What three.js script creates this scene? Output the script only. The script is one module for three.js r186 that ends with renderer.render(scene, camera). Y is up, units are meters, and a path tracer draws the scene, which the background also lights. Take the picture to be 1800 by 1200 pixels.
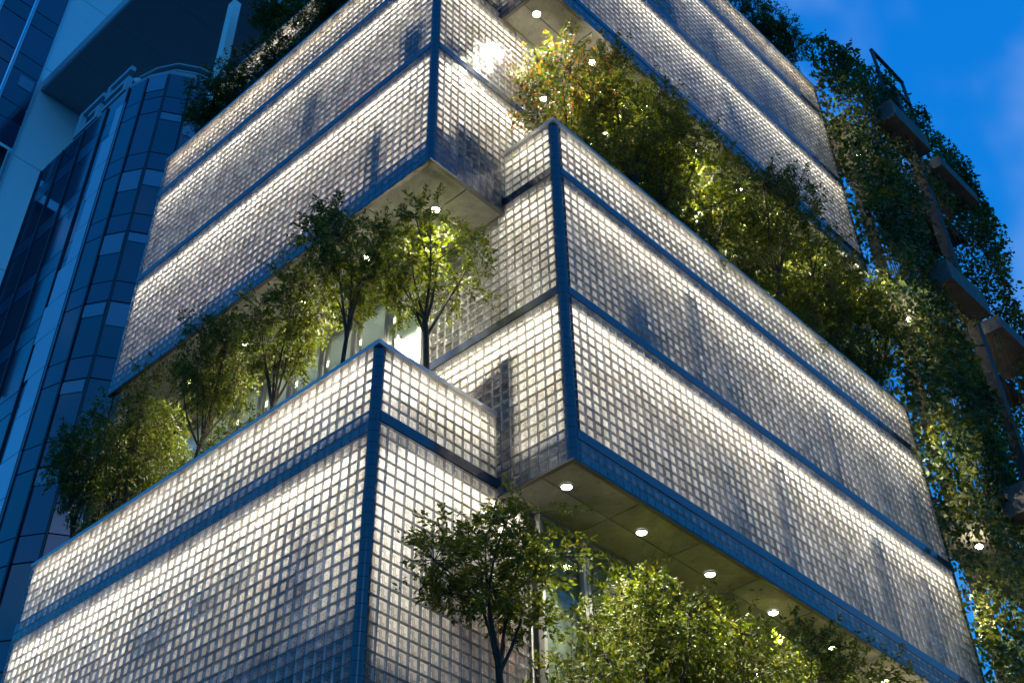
import * as THREE from 'three';
import { mergeGeometries } from 'three/addons/utils/BufferGeometryUtils.js';
import { RectAreaLightUniformsLib } from 'three/addons/lights/RectAreaLightUniformsLib.js';
import { ImprovedNoise } from 'three/addons/math/ImprovedNoise.js';
import { createNoise3D } from 'simplex-noise';

// ───────── camera, sky, light, exposure ─────────
const S = 0.2, UP0 = 63.5;                                   // one glass block = 0.2 m; street level is y = 0
const P = (u, y, v) => new THREE.Vector3(u * S, (y + UP0) * S, -v * S);
const scene = new THREE.Scene();
const camera = new THREE.PerspectiveCamera(2 * Math.atan(600 / 2231.8) * 180 / Math.PI, 1.5, 0.1, 2000);
{
  const right = new THREE.Vector3(0.71227, 0.025015, 0.701459), up = new THREE.Vector3(-0.499831, 0.719703, 0.481868), fw = new THREE.Vector3(0.492788, 0.693831, -0.525126);
  const m = new THREE.Matrix4().makeBasis(right, up, fw.clone().negate());
  camera.quaternion.setFromRotationMatrix(m);
  camera.position.copy(P(-63.853, -55.427, -51.577));
  camera.setViewOffset(1800, 1200, 137.1, 186.15, 1800, 1200);
}
const renderer = new THREE.WebGLRenderer({ antialias: true });
renderer.toneMapping = THREE.LinearToneMapping;
renderer.toneMappingExposure = 1.0;
renderer.shadowMap.enabled = true;
RectAreaLightUniformsLib.init();

let seed = 7;
const rnd = () => { seed = (seed + 0x6d2b79f5) | 0; let t = Math.imul(seed ^ (seed >>> 15), 1 | seed); t = (t + Math.imul(t ^ (t >>> 7), 61 | t)) ^ t; return ((t ^ (t >>> 14)) >>> 0) / 4294967296; };
const rr = (a, b) => a + (b - a) * rnd();
const noise3 = createNoise3D(() => rnd());
const fbm = (x, y, z, o = 4) => { let s = 0, a = 0.5; for (let i = 0; i < o; i++) { s += a * noise3(x, y, z); x *= 2.03; y *= 2.03; z *= 2.03; a *= 0.5; } return s; };

{ // dusk sky: deep blue overhead, paler towards the horizon, thin wisps of cloud
  const W = 1024, H = 512, d = new Float32Array(W * H * 4);
  for (let j = 0; j < H; j++) for (let i = 0; i < W; i++) {
    const el = ((j + 0.5) / H - 0.5) * Math.PI, az = ((i + 0.5) / W - 0.5) * 2 * Math.PI;
    const y = Math.sin(el), x = Math.cos(el) * Math.cos(az), z = Math.cos(el) * Math.sin(az);
    const t = Math.pow(1 - Math.max(0, y), 2), k = (j * W + i) * 4;
    let r = 0.002 + 0.03 * t, g = 0.185 + 0.3 * t, b = 0.72 + 0.36 * t;
    if (y > 0) {
      const cx = x / (y + 0.25), cz = z / (y + 0.25);
      const c = Math.max(0, fbm(cx * 6, cz * 9, 3.1, 6) * 1.3 + fbm(cx * 2.4 + 9, cz * 2.4, 7.7, 3) * 0.8 + 0.02);
      const f = Math.min(1, c * c * 1.6);
      r += 0.075 * f; g += 0.07 * f; b += 0.05 * f;
    } else { const q = Math.min(1, -y * 6); r = r * (1 - q) + 0.006 * q; g = g * (1 - q) + 0.02 * q; b = b * (1 - q) + 0.05 * q; }
    d[k] = r; d[k + 1] = g; d[k + 2] = b; d[k + 3] = 1;
  }
  const t = new THREE.DataTexture(d, W, H, THREE.RGBAFormat, THREE.FloatType);
  t.mapping = THREE.EquirectangularReflectionMapping; t.magFilter = THREE.LinearFilter; t.minFilter = THREE.LinearFilter; t.wrapS = THREE.RepeatWrapping; t.needsUpdate = true;
  scene.background = t; scene.environment = t;
}
{ // what is left of the sun, below the roofs behind the photographer
  const sun = new THREE.DirectionalLight(0xbfd0ff, 0.04);
  sun.position.set(-60, 50, 70); sun.target.position.set(0, 12, 0); sun.castShadow = true; sun.shadow.radius = 30;
  Object.assign(sun.shadow.camera, { left: -40, right: 40, top: 40, bottom: -40, far: 200 });
  sun.name = 'dusk_sun'; scene.add(sun, sun.target);
}

// ───────── helpers ─────────
const names = new Map();
const numbered = (n) => { const k = names.get(n) ?? 0; names.set(n, k + 1); return k ? n + '_' + String(k).padStart(3, '0') : n; };
function tag(o, label, category, group, kind) { if (label) o.userData.label = label; if (category) o.userData.category = category; if (group) o.userData.group = group; if (kind) o.userData.kind = kind; return o; }
function thing(name, label, category, pos, group) { const o = new THREE.Group(); o.name = numbered(name); if (pos) o.position.copy(pos); scene.add(o); return tag(o, label, category, group); }
function mesh(name, geo, mat, parent, opt = {}) {
  const g = Array.isArray(geo) ? mergeGeometries(geo.map((q) => (q.index ? q.toNonIndexed() : q)), false) : geo;
  const o = new THREE.Mesh(g, mat); o.name = parent === scene ? numbered(name) : name; o.castShadow = o.receiveShadow = true; parent.add(o);
  if (opt.kind) o.userData.kind = opt.kind; if (opt.label) o.userData.label = opt.label; return o;
}
// box between two corners given in block units, in the world frame minus an origin
function ub(u0, u1, y0, y1, v0, v1, o) {
  const g = new THREE.BoxGeometry((u1 - u0) * S, (y1 - y0) * S, (v1 - v0) * S).toNonIndexed();
  const c = P((u0 + u1) / 2, (y0 + y1) / 2, (v0 + v1) / 2); if (o) c.sub(o);
  g.translate(c.x, c.y, c.z);
  // uv in metres, from the two axes that the face spans
  const p = g.attributes.position, n = g.attributes.normal, uv = g.attributes.uv;
  for (let i = 0; i < p.count; i++) { const ax = Math.abs(n.getX(i)), ay = Math.abs(n.getY(i)); if (ax > 0.5) uv.setXY(i, p.getZ(i), p.getY(i)); else if (ay > 0.5) uv.setXY(i, p.getX(i), p.getZ(i)); else uv.setXY(i, p.getX(i), p.getY(i)); }
  return g;
}
function dataTex(n, fn, srgb, rep = 1) {
  const d = new Uint8Array(n * n * 4);
  for (let j = 0; j < n; j++) for (let i = 0; i < n; i++) { const c = fn(i / n, j / n), k = (j * n + i) * 4; d[k] = c[0] * 255; d[k + 1] = c[1] * 255; d[k + 2] = c[2] * 255; d[k + 3] = 255; }
  const t = new THREE.DataTexture(d, n, n); t.wrapS = t.wrapT = THREE.RepeatWrapping; t.magFilter = THREE.LinearFilter; t.minFilter = THREE.LinearMipmapLinearFilter; t.generateMipmaps = true;
  if (srgb) t.colorSpace = THREE.SRGBColorSpace; t.repeat.set(rep, rep); t.needsUpdate = true; return t;
}
// noise that tiles: sampled on a torus
const tile = (u, v, f, o, s = 0) => { const a = u * 2 * Math.PI, b = v * 2 * Math.PI; const nx = Math.cos(a) * f, ny = Math.sin(a) * f, nz = Math.cos(b) * f, nw = Math.sin(b) * f; return fbm(nx + s, ny + nz * 0.7, nw + nx * 0.3 - s, o); };
const clamp = (x, a = 0, b = 1) => Math.min(b, Math.max(a, x));
const std = (o) => new THREE.MeshStandardMaterial(o), phys = (o) => new THREE.MeshPhysicalMaterial(o);
const col = (r, g, b) => new THREE.Color().setRGB(r, g, b);

// ───────── materials ─────────
const concreteTex = dataTex(512, (u, v) => {
  const a = tile(u, v, 1.2, 5), b = tile(u, v, 6, 3, 11), st = clamp((tile(u, v, 2.6, 4, 31) - 0.22) * 4);
  const c = clamp(0.70 + a * 0.10 + b * 0.05 - st * 0.07); return [c, c * 0.985, c * 0.95];
}, true);
const concreteBump = dataTex(256, (u, v) => { const c = clamp(0.5 + tile(u, v, 8, 4, 5) * 0.5); return [c, c, c]; });
const soffitTex = concreteTex.clone(); soffitTex.repeat.set(0.33, 0.33); soffitTex.needsUpdate = true;
const wallTex = concreteTex.clone(); wallTex.repeat.set(0.07, 0.07); wallTex.needsUpdate = true;
const M = {
  concrete: std({ color: col(0.345, 0.35, 0.355), map: soffitTex, bumpMap: concreteBump, bumpScale: 0.0012, roughness: 0.85 }),
  darkMetal: std({ color: col(0.05, 0.05, 0.052), roughness: 0.5, metalness: 0.4 }),
  grid: std({ color: col(0.055, 0.055, 0.055), roughness: 0.7 }),
  band: phys({ color: col(0.035, 0.04, 0.05), roughness: 0.1, ior: 1.72 }),
  white: std({ color: col(0.78, 0.76, 0.72), roughness: 0.8 }),
  inner: std({ color: col(0.27, 0.262, 0.24), roughness: 0.9 }),
  darkBoard: std({ color: col(0.03, 0.03, 0.032), roughness: 0.8 }),
  slabEdge: std({ color: col(0.16, 0.155, 0.15), roughness: 0.8 }),
  redBoard: std({ color: col(0.6, 0.17, 0.1), roughness: 0.8 }),
  mauveBoard: std({ color: col(0.42, 0.22, 0.3), roughness: 0.8 }),
  coping: std({ color: col(0.42, 0.42, 0.42), roughness: 0.35, metalness: 0.5 }),
  soil: std({ color: col(0.035, 0.025, 0.018), roughness: 1 }),
};
// pressed relief of the blocks: a swirl inside each block, catching the light from above
const reliefTex = dataTex(128, (u, v) => {
  const x = u - 0.5, y = v - 0.5, d = Math.abs((x + y) * 0.72 + 0.13 * Math.sin(7 * (x - y)));
  const s = Math.exp(-d * d * 90) + 0.6 * Math.exp(-((d - 0.25) ** 2) * 160) + 0.12 * tile(u, v, 3, 3);
  return [clamp(s * 0.7 + 0.15), clamp(s * 0.7 + 0.15), clamp(s * 0.7 + 0.15)];
});
// the same swirl decides where the pressed glass scatters the light and where it stays clear
const swirlTex = dataTex(64, (u, v) => { const x = u - 0.5, y = v - 0.5, d = Math.abs((x + y) * 0.72 + 0.13 * Math.sin(7 * (x - y))), r2 = Math.hypot(x, y); const s = Math.exp(-((d - 0.1) ** 2) * 260) * (r2 < 0.36 ? 1 : 0.15); const c = clamp(1 - 0.42 * s); return [c, c, c]; });
const wobbleTex = dataTex(128, (u, v) => { const c = clamp(0.5 + tile(u, v, 1.6, 3, 2) * 0.8); return [c, c, c]; });
const glassFront = phys({ color: col(0.97, 0.98, 1), transmission: 1, thickness: 0, roughness: 0.03, ior: 1.42, specularIntensity: 0.75, bumpMap: wobbleTex, bumpScale: 0.003 });
const glassFrontPlain = glassFront.clone(), glassFrontDark = phys({ color: col(0.9, 0.94, 1), transmission: 1, thickness: 0, roughness: 0.05, ior: 1.8, bumpMap: wobbleTex, bumpScale: 0.003 });
const makeBack = (r, g, b, rough) => phys({ color: col(r, g, b), transmission: 1, thickness: 0, roughness: rough, roughnessMap: swirlTex, ior: 1.25, bumpMap: reliefTex, bumpScale: 0.012 });
const makeSide = (k) => std({ color: col(0.62 * k, 0.605 * k, 0.56 * k), roughness: 0.6 });
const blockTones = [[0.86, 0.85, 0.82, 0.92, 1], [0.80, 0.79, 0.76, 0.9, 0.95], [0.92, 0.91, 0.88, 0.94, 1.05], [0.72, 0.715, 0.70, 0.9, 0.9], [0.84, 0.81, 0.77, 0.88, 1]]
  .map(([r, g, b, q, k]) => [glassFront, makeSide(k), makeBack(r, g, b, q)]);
const shadedTone = [glassFrontDark, makeSide(0.5), makeBack(0.45, 0.46, 0.48, 0.95)];  // darker copy of the block colours, shade of the unlit rows put in
const blockGeo = (() => {
  const w = 0.477 * S, c = 0.05 * S, z1 = -0.012 * S, z2 = -0.05 * S, d = -0.30 * S, w2 = w - c;
  const quads = [[], [], []];
  const q = (k, a, b, cc, dd, uv) => quads[k].push([a, b, cc, dd, uv]);
  const F = [[-w2, -w2, z1], [w2, -w2, z1], [w2, w2, z1], [-w2, w2, z1]], E = [[-w, -w, z2], [w, -w, z2], [w, w, z2], [-w, w, z2]], B = [[-w, -w, d], [w, -w, d], [w, w, d], [-w, w, d]];
  q(0, F[0], F[1], F[2], F[3]);
  for (let i = 0; i < 4; i++) { const j = (i + 1) % 4; q(0, E[i], E[j], F[j], F[i]); q(1, B[i], B[j], E[j], E[i]); }
  q(2, B[0], B[1], B[2], B[3]);
  const pos = [], uv = [], g = new THREE.BufferGeometry(); let n = 0;
  quads.forEach((list, k) => { const s = n; for (const [a, b, cc, dd] of list) { for (const v of [a, b, cc, a, cc, dd]) { pos.push(...v); uv.push(v[0] / (2 * w) + 0.5, v[1] / (2 * w) + 0.5); n++; } } g.addGroup(s, n - s, k); });
  g.setAttribute('position', new THREE.Float32BufferAttribute(pos, 3)); g.setAttribute('uv', new THREE.Float32BufferAttribute(uv, 2)); g.computeVertexNormals();
  return g;
})();

// ───────── the glass block building ─────────
const building = thing('glass_block_building', 'stacked and shifted building of backlit glass blocks with planted terraces', 'building');
const blocks = [];                                            // { pos, left, w, h } of every block
const eye = camera.position.clone(), viewM = new THREE.Matrix4();
camera.updateMatrixWorld(true); camera.updateProjectionMatrix();
viewM.multiplyMatrices(camera.projectionMatrix, camera.matrixWorldInverse);

const lipMeshes = [];
// face: side 'L' (plane u = at, runs along v) or 'R' (plane v = at, runs along u); from..to along it; rows: list of y of row bottoms
function wall(side, at, from, to, yTop, o) {
  const L = side === 'L', half = o.half || 0;
  const post = o.post === undefined ? 0.62 : o.post;
  const s0 = from + post, edges = [s0];
  if (half) edges.push(s0 + half);
  while (edges[edges.length - 1] + 1 < to - 0.15) edges.push(edges[edges.length - 1] + 1);
  edges.push(to);
  const y0 = o.y0, rows = [];
  for (let y = y0; y < yTop - 0.2; y += 1) rows.push(y);
  const inBand = (y) => (o.bands || []).some((b) => y + 0.5 > b && y + 0.5 < b + 1);
  const clear = (y, h) => !o.skip || !o.skip(h, y);
  for (const y of rows) {
    if (inBand(y)) continue;
    for (let i = 0; i + 1 < edges.length; i++) {
      const w = edges[i + 1] - edges[i], h = (edges[i] + edges[i + 1]) / 2; if (w < 0.2 || !clear(y, h)) continue;
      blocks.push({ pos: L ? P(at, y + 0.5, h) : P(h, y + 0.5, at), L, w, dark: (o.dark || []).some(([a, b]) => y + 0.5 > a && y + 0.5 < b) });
    }
  }
  // the dark joints: horizontal and vertical bars a little behind the faces of the blocks
  const g = [], bar = (h0, h1, ya, yb, d0, d1) => g.push(L ? ub(at + d0, at + d1, ya, yb, h0, h1) : ub(h0, h1, ya, yb, at + d0, at + d1));
  const spans = []; let prev = y0; for (const b of (o.bands || [])) { spans.push([prev, b]); prev = b + 1; } spans.push([prev, yTop]);
  const gy = o.gridFrom ?? y0;
  for (const [a, b] of spans) {
    if (b <= gy) continue;
    const a2 = Math.max(a, gy);
    for (const h of edges) bar(h - 0.019, h + 0.019, a2, b, 0.045, 0.33);
    for (let y = a; y <= b + 0.01; y += 1) if (y >= gy) bar(s0, to, y - 0.019, y + 0.019, 0.06, 0.32);
  }
  mesh('mortar_grid', g, M.grid, building);
  for (const b of (o.bands || [])) if (b + 1 > gy) mesh('spandrel_band', [L ? ub(at - 0.03, at + 0.3, b + 0.04, b + 0.96, s0 + 0.02, to) : ub(s0 + 0.02, to, b + 0.04, b + 0.96, at - 0.03, at + 0.3)], M.band, building);
  return edges;
}
// a quarter-round corner block, one per row
const cornerGeo = (() => { const r = 0.6 * S, g = new THREE.CylinderGeometry(r, r, 0.965 * S, 10, 1, false, Math.PI, Math.PI / 2); return g; })();
function cornerPost(u, v, y0, y1) {
  for (let y = y0; y < y1 - 0.3; y++) { const m = mesh('corner_block', cornerGeo, M.band, building); m.position.copy(P(u + 0.6, y + 0.5, v + 0.6)); m.rotation.y = Math.PI / 2; }
  mesh('corner_mullion', [new THREE.CylinderGeometry(0.5 * S, 0.5 * S, (y1 - y0) * S, 10).translate(0, 0, 0)], M.darkMetal, building).position.copy(P(u + 0.62, (y0 + y1) / 2, v + 0.62));
}
const warm = col(1, 0.9, 0.71), warmer = col(1, 0.82, 0.56);
const tubeMat = std({ color: col(0.8, 0.8, 0.8), emissive: col(1, 0.93, 0.78), emissiveIntensity: 3 });
function strip(L, at, a, b, y, I, color = warm, w = 0.1) {        // fluorescent strip along a face, shining down
  const n = Math.max(1, Math.round((b - a) / 13));
  for (let k = 0; k < n; k++) {
    const h0 = a + (b - a) * k / n + 0.3, h1 = a + (b - a) * (k + 1) / n - 0.3, J = I * 1.2 * rr(0.7, 1.3), len = (h1 - h0) * S, c = L ? P(at, y, (h0 + h1) / 2) : P((h0 + h1) / 2, y, at);
    const lamp = new THREE.RectAreaLight(color, J, L ? w : len, L ? len : w);
    lamp.position.copy(c); lamp.position.y -= 0.022; lamp.rotation.x = -Math.PI / 2; lamp.name = 'strip_light'; scene.add(lamp);
    mesh('light_tube', [L ? ub(at - 0.25, at + 0.25, y - 0.05, y + 0.12, h0, h1) : ub(h0, h1, y - 0.05, y + 0.12, at - 0.25, at + 0.25)], tubeMat, building);
  }
}
function lip(L, at, a, b, y0, y1) { mesh('edge_angle', [L ? ub(at + 0.55, at + 0.7, y0, y1, a, b) : ub(a, b, y0, y1, at + 0.55, at + 0.7)], M.slabEdge, building); }
function slab(name, u0, u1, y0, y1, v0, v1, mat = M.inner) { return mesh(name, [ub(u0, u1, y0, y1, v0, v1)], mat, building); }

// first (lowest) tier under the street trees: u 0, v 0, top at -22.5
wall('L', -9, 0, 7.9, -22.5, { y0: -62, bands: [-45, -30], gridFrom: -31 });
wall('R', 0, -9, 65.8, -22.5, { y0: -62, bands: [-45, -30], half: 0.45, gridFrom: -31 });
cornerPost(-9, 0, -32, -22.5);
slab('terrace_slab', -8.55, 65.4, -29.95, -29.05, 0.45, 7.9, M.slabEdge);
slab('planter_wall', -8.3, 65.2, -29, -24.2, 5.6, 5.9, M.concrete); slab('planter_soil', -8.3, 65.2, -29, -24.6, 1.3, 5.6, M.soil);
// second tier: u -13.45, v 8, top 8.12
const T1 = 8.12 - 0.5, b1 = 0.62;
wall('L', -13.45, 8, 59.3, T1, { y0: -31.38, bands: [], gridFrom: -31.38, dark: [[-0.4, 1.65]] });
wall('R', 8, -13.45, 0, T1, { y0: -31.38, bands: [b1], gridFrom: -31.38 });
wall('R', 8, 0, 3.6, -0.05, { y0: -31.38, post: 0.02 });
cornerPost(-13.45, 8, -31.38, T1);
// third tier: u 0, v 0
wall('L', 0, 0, 17.4, 39, { y0: 0, bands: [17, 32], dark: [[0, 3]], skip: (h, y) => h > 8 && y < 1 });
wall('R', 0, 0, 65.8, 39, { y0: 0, dark: [[0, 3]], bands: [2, 17, 32], half: 0.45 });
cornerPost(0, 0, 0, 39);
// fourth tier: u -10, v 6.66, base 31
wall('L', -10, 6.66, 59.3, 70, { y0: 31, dark: [[31, 34]], bands: [48, 63] });
wall('R', 6.66, -10, 5.8, 62, { y0: 31, dark: [[31, 34]], bands: [48], skip: (h, y) => h > 0 && y < 33 });
wall('R', 6.66, -10, 0, 70, { y0: 62, bands: [63] });
cornerPost(-10, 6.66, 31, 70);
// fifth tier: u 0, v 0, base 62
wall('L', 0, 0, 7.6, 101, { y0: 62, dark: [[62, 65]], bands: [79, 94] });
wall('R', 0, 0, 65.8, 101, { y0: 62, dark: [[62, 65]], bands: [64, 79, 94], half: 0.45 });
cornerPost(0, 0, 62, 101);
// set-back roof storey: u -5.6
wall('L', -5.6, 9, 59.3, 88.5, { y0: 70.5, dark: [[70, 81.5]], bands: [81.5], post: 0 });
slab('roof_pillar', -5.75, -4.4, 71, 111, 58.6, 60.2, M.white);
slab('parapet_coping', -5.9, -4, 88.5, 88.9, 9, 58.5, M.coping);
slab('planter_wall', -3.6, -3.3, 81.9, 88.4, 9, 59, M.white); strip(true, -4.6, 12, 58, 88, 30, warmer);
slab('planter_soil', -3.2, -0.4, 81.9, 88.2, 9, 59, M.soil); slab('terrace_slab', -5.2, -0.1, 80.4, 81.8, 9, 59, M.concrete);
slab('inner_wall', -2.4, -2.2, 70.5, 80.3, 9, 59, M.darkBoard);

// slabs: the bottom slab of each tier is the soffit over the terrace below
function soffit(u0, u1, y0, y1, v0, v1, nu, nv) {             // cast in bays with a recessed joint between them
  const du = (u1 - u0) / nu, dv = (v1 - v0) / nv;
  for (let i = 0; i < nu; i++) for (let j = 0; j < nv; j++) mesh('soffit_panel', [ub(u0 + i * du + 0.06, u0 + (i + 1) * du - 0.06, y0, y0 + 0.5, v0 + j * dv + 0.06, v0 + (j + 1) * dv - 0.06)], M.concrete, building);
  slab('floor_slab', u0, u1, y0 + 0.4, y1, v0, v1, M.slabEdge);
}
soffit(0.42, 65.6, -0.06, 2.6, 0.42, 6.9, 8, 2); slab('floor_slab', 0.42, 65.6, 0.05, 2.6, 6.95, 59, M.inner);
soffit(-9.58, 0.0, 30.94, 33.6, 7.08, 59, 2, 6); slab('floor_slab', 0.05, 65.6, 31, 33.6, 7.08, 59, M.inner);
soffit(0.42, 65.6, 61.94, 64.6, 0.42, 6.5, 8, 2); slab('floor_slab', 0.42, 65.6, 62.05, 64.6, 6.6, 59, M.inner);
slab('terrace_slab', -13.0, 0.35, 0.66, 1.55, 9.3, 59, M.slabEdge); slab('terrace_beam', -12.95, -12.2, -0.36, 1.5, 8.7, 59, M.slabEdge);
slab('terrace_slab', 0.45, 65.4, 32.05, 32.95, 0.5, 7.0, M.slabEdge);
slab('terrace_slab', -9.6, 0.3, 63.05, 63.95, 7.1, 59, M.concrete);
slab('roof_slab', 0.45, 65.4, 94.05, 94.95, 0.5, 59, M.concrete);
slab('mid_slab', 0.45, 65.4, 17.05, 17.95, 0.5, 59); slab('mid_slab', -9.55, 65.4, 48.05, 48.95, 7.1, 59); slab('mid_slab', 0.45, 65.4, 79.05, 79.95, 0.5, 59);
// thin drip edges under the tiers
slab('drip_edge', -0.02, 65.8, -0.22, -0.02, -0.02, 0.4, M.darkMetal); slab('drip_edge', -0.02, 0.4, -0.22, -0.02, 0.42, 8, M.darkMetal);
slab('drip_edge', -10.02, 0, 30.78, 30.98, 6.64, 7.04, M.darkMetal); slab('drip_edge', -10.02, -9.6, 30.78, 30.98, 7.06, 59.3, M.darkMetal);
slab('drip_edge', -0.02, 65.8, 61.78, 61.98, -0.02, 0.4, M.darkMetal); slab('drip_edge', -0.02, 0.4, 61.78, 61.98, 0.42, 6.6, M.darkMetal);
// copings, planters behind the parapets
function parapet(u, v, yTop, yBand, uEnd, vEnd, I, doR, doL, rIn, lIn, color) {
  if (doR) { slab('parapet_coping', u - 0.12, uEnd, yTop, yTop + 0.42, v - 0.12, v + 2.3, M.coping); slab('planter_wall', u + 2.2, uEnd, yBand + 1, yTop - 0.02, v + 2.0, v + 2.2, M.white); strip(false, v + 1.35, u + 1.5, uEnd - 0.4, yTop - 0.25, I, color); }
  if (doL) { slab('parapet_coping', u - 0.12, u + 2.3, yTop, yTop + 0.415, v + (doR ? 2.32 : -0.12), vEnd, M.coping); slab('planter_wall', u + 2.0, u + 2.2, yBand + 1, yTop - 0.02, v + 2.2, vEnd, M.white); strip(true, u + 1.35, v + 1.5, vEnd - 0.4, yTop - 0.25, I, color); }
  if (doR) slab('planter_soil', u + 2.25, uEnd, yBand + 1, yTop - 1.2, v + 2.25, v + rIn, M.soil);
  if (doL) slab('planter_soil', u + 2.25, u + lIn, yBand + 1, yTop - 1.2, v + (doR ? rIn + 0.02 : 2.25), vEnd, M.soil);
}
parapet(-13.45, 8, T1, 0.6, -0.05, 59.2, 42, true, true, 3.6, 5, warm);
parapet(0, 0, 39, 32, 65.6, 6.6, 42, true, true, 4.6, 3.4, warm);
parapet(-10, 6.66, 70, 63, -0.05, 59.2, 36, true, true, 3.6, 4.2, warmer);
parapet(0, 0, 101, 94, 65.6, 40, 36, true, false, 6, 6, warmer);
slab('parapet_coping', -0.12, 2.3, 101, 101.42, 2.32, 40, M.coping);
slab('parapet_coping', -9.12, 65.6, -22.5, -22.1, -0.12, 1.2, M.coping);

// floors lit from strips along the glass
const floor = (L, at, a, b, yTop, I, color) => { strip(L, at + 1.75, a, b, yTop - 0.3, I, color); };
floor(false, 0, 1.5, 65, 17, 115); floor(false, 0, 1.5, 65, 32, 120); floor(true, 0, 3.5, 17, 17, 115); floor(true, 0, 3.5, 17, 32, 115);
floor(true, -10, 9, 59, 48, 145); floor(true, -10, 9, 59, 63, 130); floor(false, 6.66, -6.5, 5.4, 48, 150); floor(false, 6.66, -6.5, 5.4, 62, 130);
floor(false, 0, 1.5, 65, 79, 150); floor(false, 0, 1.5, 65, 94, 130); floor(true, 0, 3.5, 7, 79, 110);
floor(true, -13.45, 11, 59, -0.5, 125); strip(false, 9.9, -10, 3.4, 0.1, 125);
for (const [L, at, a, b, y] of [[false, 0, 0.8, 65.3, 17], [false, 0, 0.8, 65.3, 32], [true, -10, 7.4, 59, 48], [true, -10, 7.4, 59, 63], [false, 0, 0.8, 65.3, 79], [false, 0, 0.8, 65.3, 94]]) lip(L, at, a, b, y - 0.55, y + 0.02);
// back walls of the lit strips of floor
const wallIn = (u0, u1, y0, y1, v0, v1) => slab('inner_wall', u0, u1, y0, y1, v0, v1, M.inner);
for (const [y0, y1] of [[2.65, 17], [18, 32]]) { wallIn(5.2, 65.4, y0, y1, 5.6, 5.9); wallIn(5.2, 5.5, y0, y1, 6, 17.3); wallIn(0.5, 5.1, y0, y1, 17.45, 17.7); }
for (const [y0, y1] of [[65, 79], [80, 94]]) { wallIn(5.2, 65.4, y0, y1, 5.6, 5.9); wallIn(5.2, 5.5, y0, y1, 6, 40); wallIn(0.5, 5.1, y0, y1, 40, 40.3); }
for (const [y0, y1] of [[33.65, 48], [49, 63]]) { wallIn(-4.6, -4.3, y0, y1, 12.2, 59); wallIn(-4.2, 5.5, y0, y1, 12.2, 12.5); wallIn(5.56, 5.78, y0, y1, 7.1, 12.1); }
wallIn(-8.2, -7.9, -31, 0.6, 14, 59); wallIn(-7.8, 3.4, -31, 0, 14, 14.3); wallIn(3.3, 3.55, -31, -0.05, 8.4, 13.9); slab('floor_slab', -13, 3.3, -31.3, -30.4, 8.4, 59, M.slabEdge);
for (const y of [[2.65, 17], [18, 32], [65, 79], [80, 94]]) wallIn(65.1, 65.4, y[0], y[1], 0.5, 5.5);
for (const [x, z0, z1, y0, y1] of [[65.5, 0.3, 7, -0.2, 39], [65.5, 0.3, 7, 61.8, 101]]) slab('end_wall', x, x + 0.32, y0, y1, z0, z1, M.concrete);
slab('end_wall', -13.2, 0, -31, 7.4, 59.0, 59.3, M.concrete); slab('end_wall', -9.8, 0, 30.8, 69.8, 59.02, 59.32, M.concrete);
// columns, cupboards and coloured goods that stand close behind the glass
const shade = (mat, L, at, h0, h1, y0, y1, d = 0.75, t = 0.3) => mesh('interior_panel', [L ? ub(at + d, at + d + t, y0, y1, h0, h1) : ub(h0, h1, y0, y1, at + d, at + d + t)], mat, building);
shade(M.darkBoard, true, 0, 6.2, 8.2, 3, 14, 0.5); shade(M.darkBoard, true, 0, 8.3, 10.4, 4, 13.2, 0.5); shade(M.redBoard, true, 0, 9.2, 11.6, 7, 12.4, 0.46, 0.03); shade(M.darkBoard, true, 0, 11.0, 12.4, 3, 12, 0.5);
shade(M.darkBoard, false, 6.66, -6.6, -3, 33.4, 39.6, 0.5); shade(M.darkBoard, false, 6.66, -3, -0.4, 33.4, 38.4, 0.5); shade(M.mauveBoard, false, 6.66, -9, -6.7, 33.6, 36.8, 0.6);
shade(M.redBoard, false, 6.66, 2, 3, 49, 57.5, 0.9); shade(M.mauveBoard, false, 6.66, -8, -3, 49, 52, 0.9);
for (const [x, y0, h] of [[21.5, 2.65, 9], [22.3, 2.65, 6], [41, 2.65, 8.5], [54.5, 2.65, 11], [12, 18, 6], [24, 18, 7.5], [37, 18, 6.5], [52, 18, 9], [61.5, 2.65, 9]]) { shade(M.inner, false, 0, x, x + 1.3, y0, y0 + h, 1.0, 1.0); shade(M.slabEdge, false, 0, x + 1.4, x + 3.2, y0, y0 + h * 0.6, 1.2, 0.4); }
for (const [x, w, y0, h] of [[19.5, 1.6, 18, 12], [30.5, 1.4, 2.7, 12.5], [43, 1.5, 18, 11], [47.5, 1.8, 2.7, 12], [57, 1.4, 2.7, 11], [9.5, 3, 18, 5.5], [60, 2, 18, 9], [36, 1.2, 65, 12], [52, 1.4, 80, 11], [22, 5, 80, 10]]) shade(M.slabEdge, false, 0, x, x + w, y0, y0 + h, 0.62, 0.4);
for (const [x, y0, h] of [[26, 65, 9], [36, 65, 8], [20, 80, 10], [33, 80, 11], [46, 80, 10], [50, 65, 9]]) shade(M.slabEdge, false, 0, x, x + 4, y0, y0 + h, 1.3, 0.5);
for (const [z, w, y0, h, m] of [[10, 6, 33.65, 3.4, 'redBoard'], [18, 9, 33.65, 2.6, 'redBoard'], [29, 8, 33.65, 3, 'mauveBoard'], [39, 18, 33.65, 2.4, 'redBoard'], [26.5, 1.8, 50, 8, 'darkBoard'], [9, 3, 49, 6, 'darkBoard'], [13, 7, 49, 2.6, 'redBoard'], [21, 4, 49, 2.4, 'mauveBoard'], [14, 2, 34, 8, 'slabEdge']]) shade(M[m], true, -10, z, z + w, y0, y0 + h, m.endsWith('Board') && m !== 'darkBoard' ? 2.6 : 0.6, 0.4);
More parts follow.
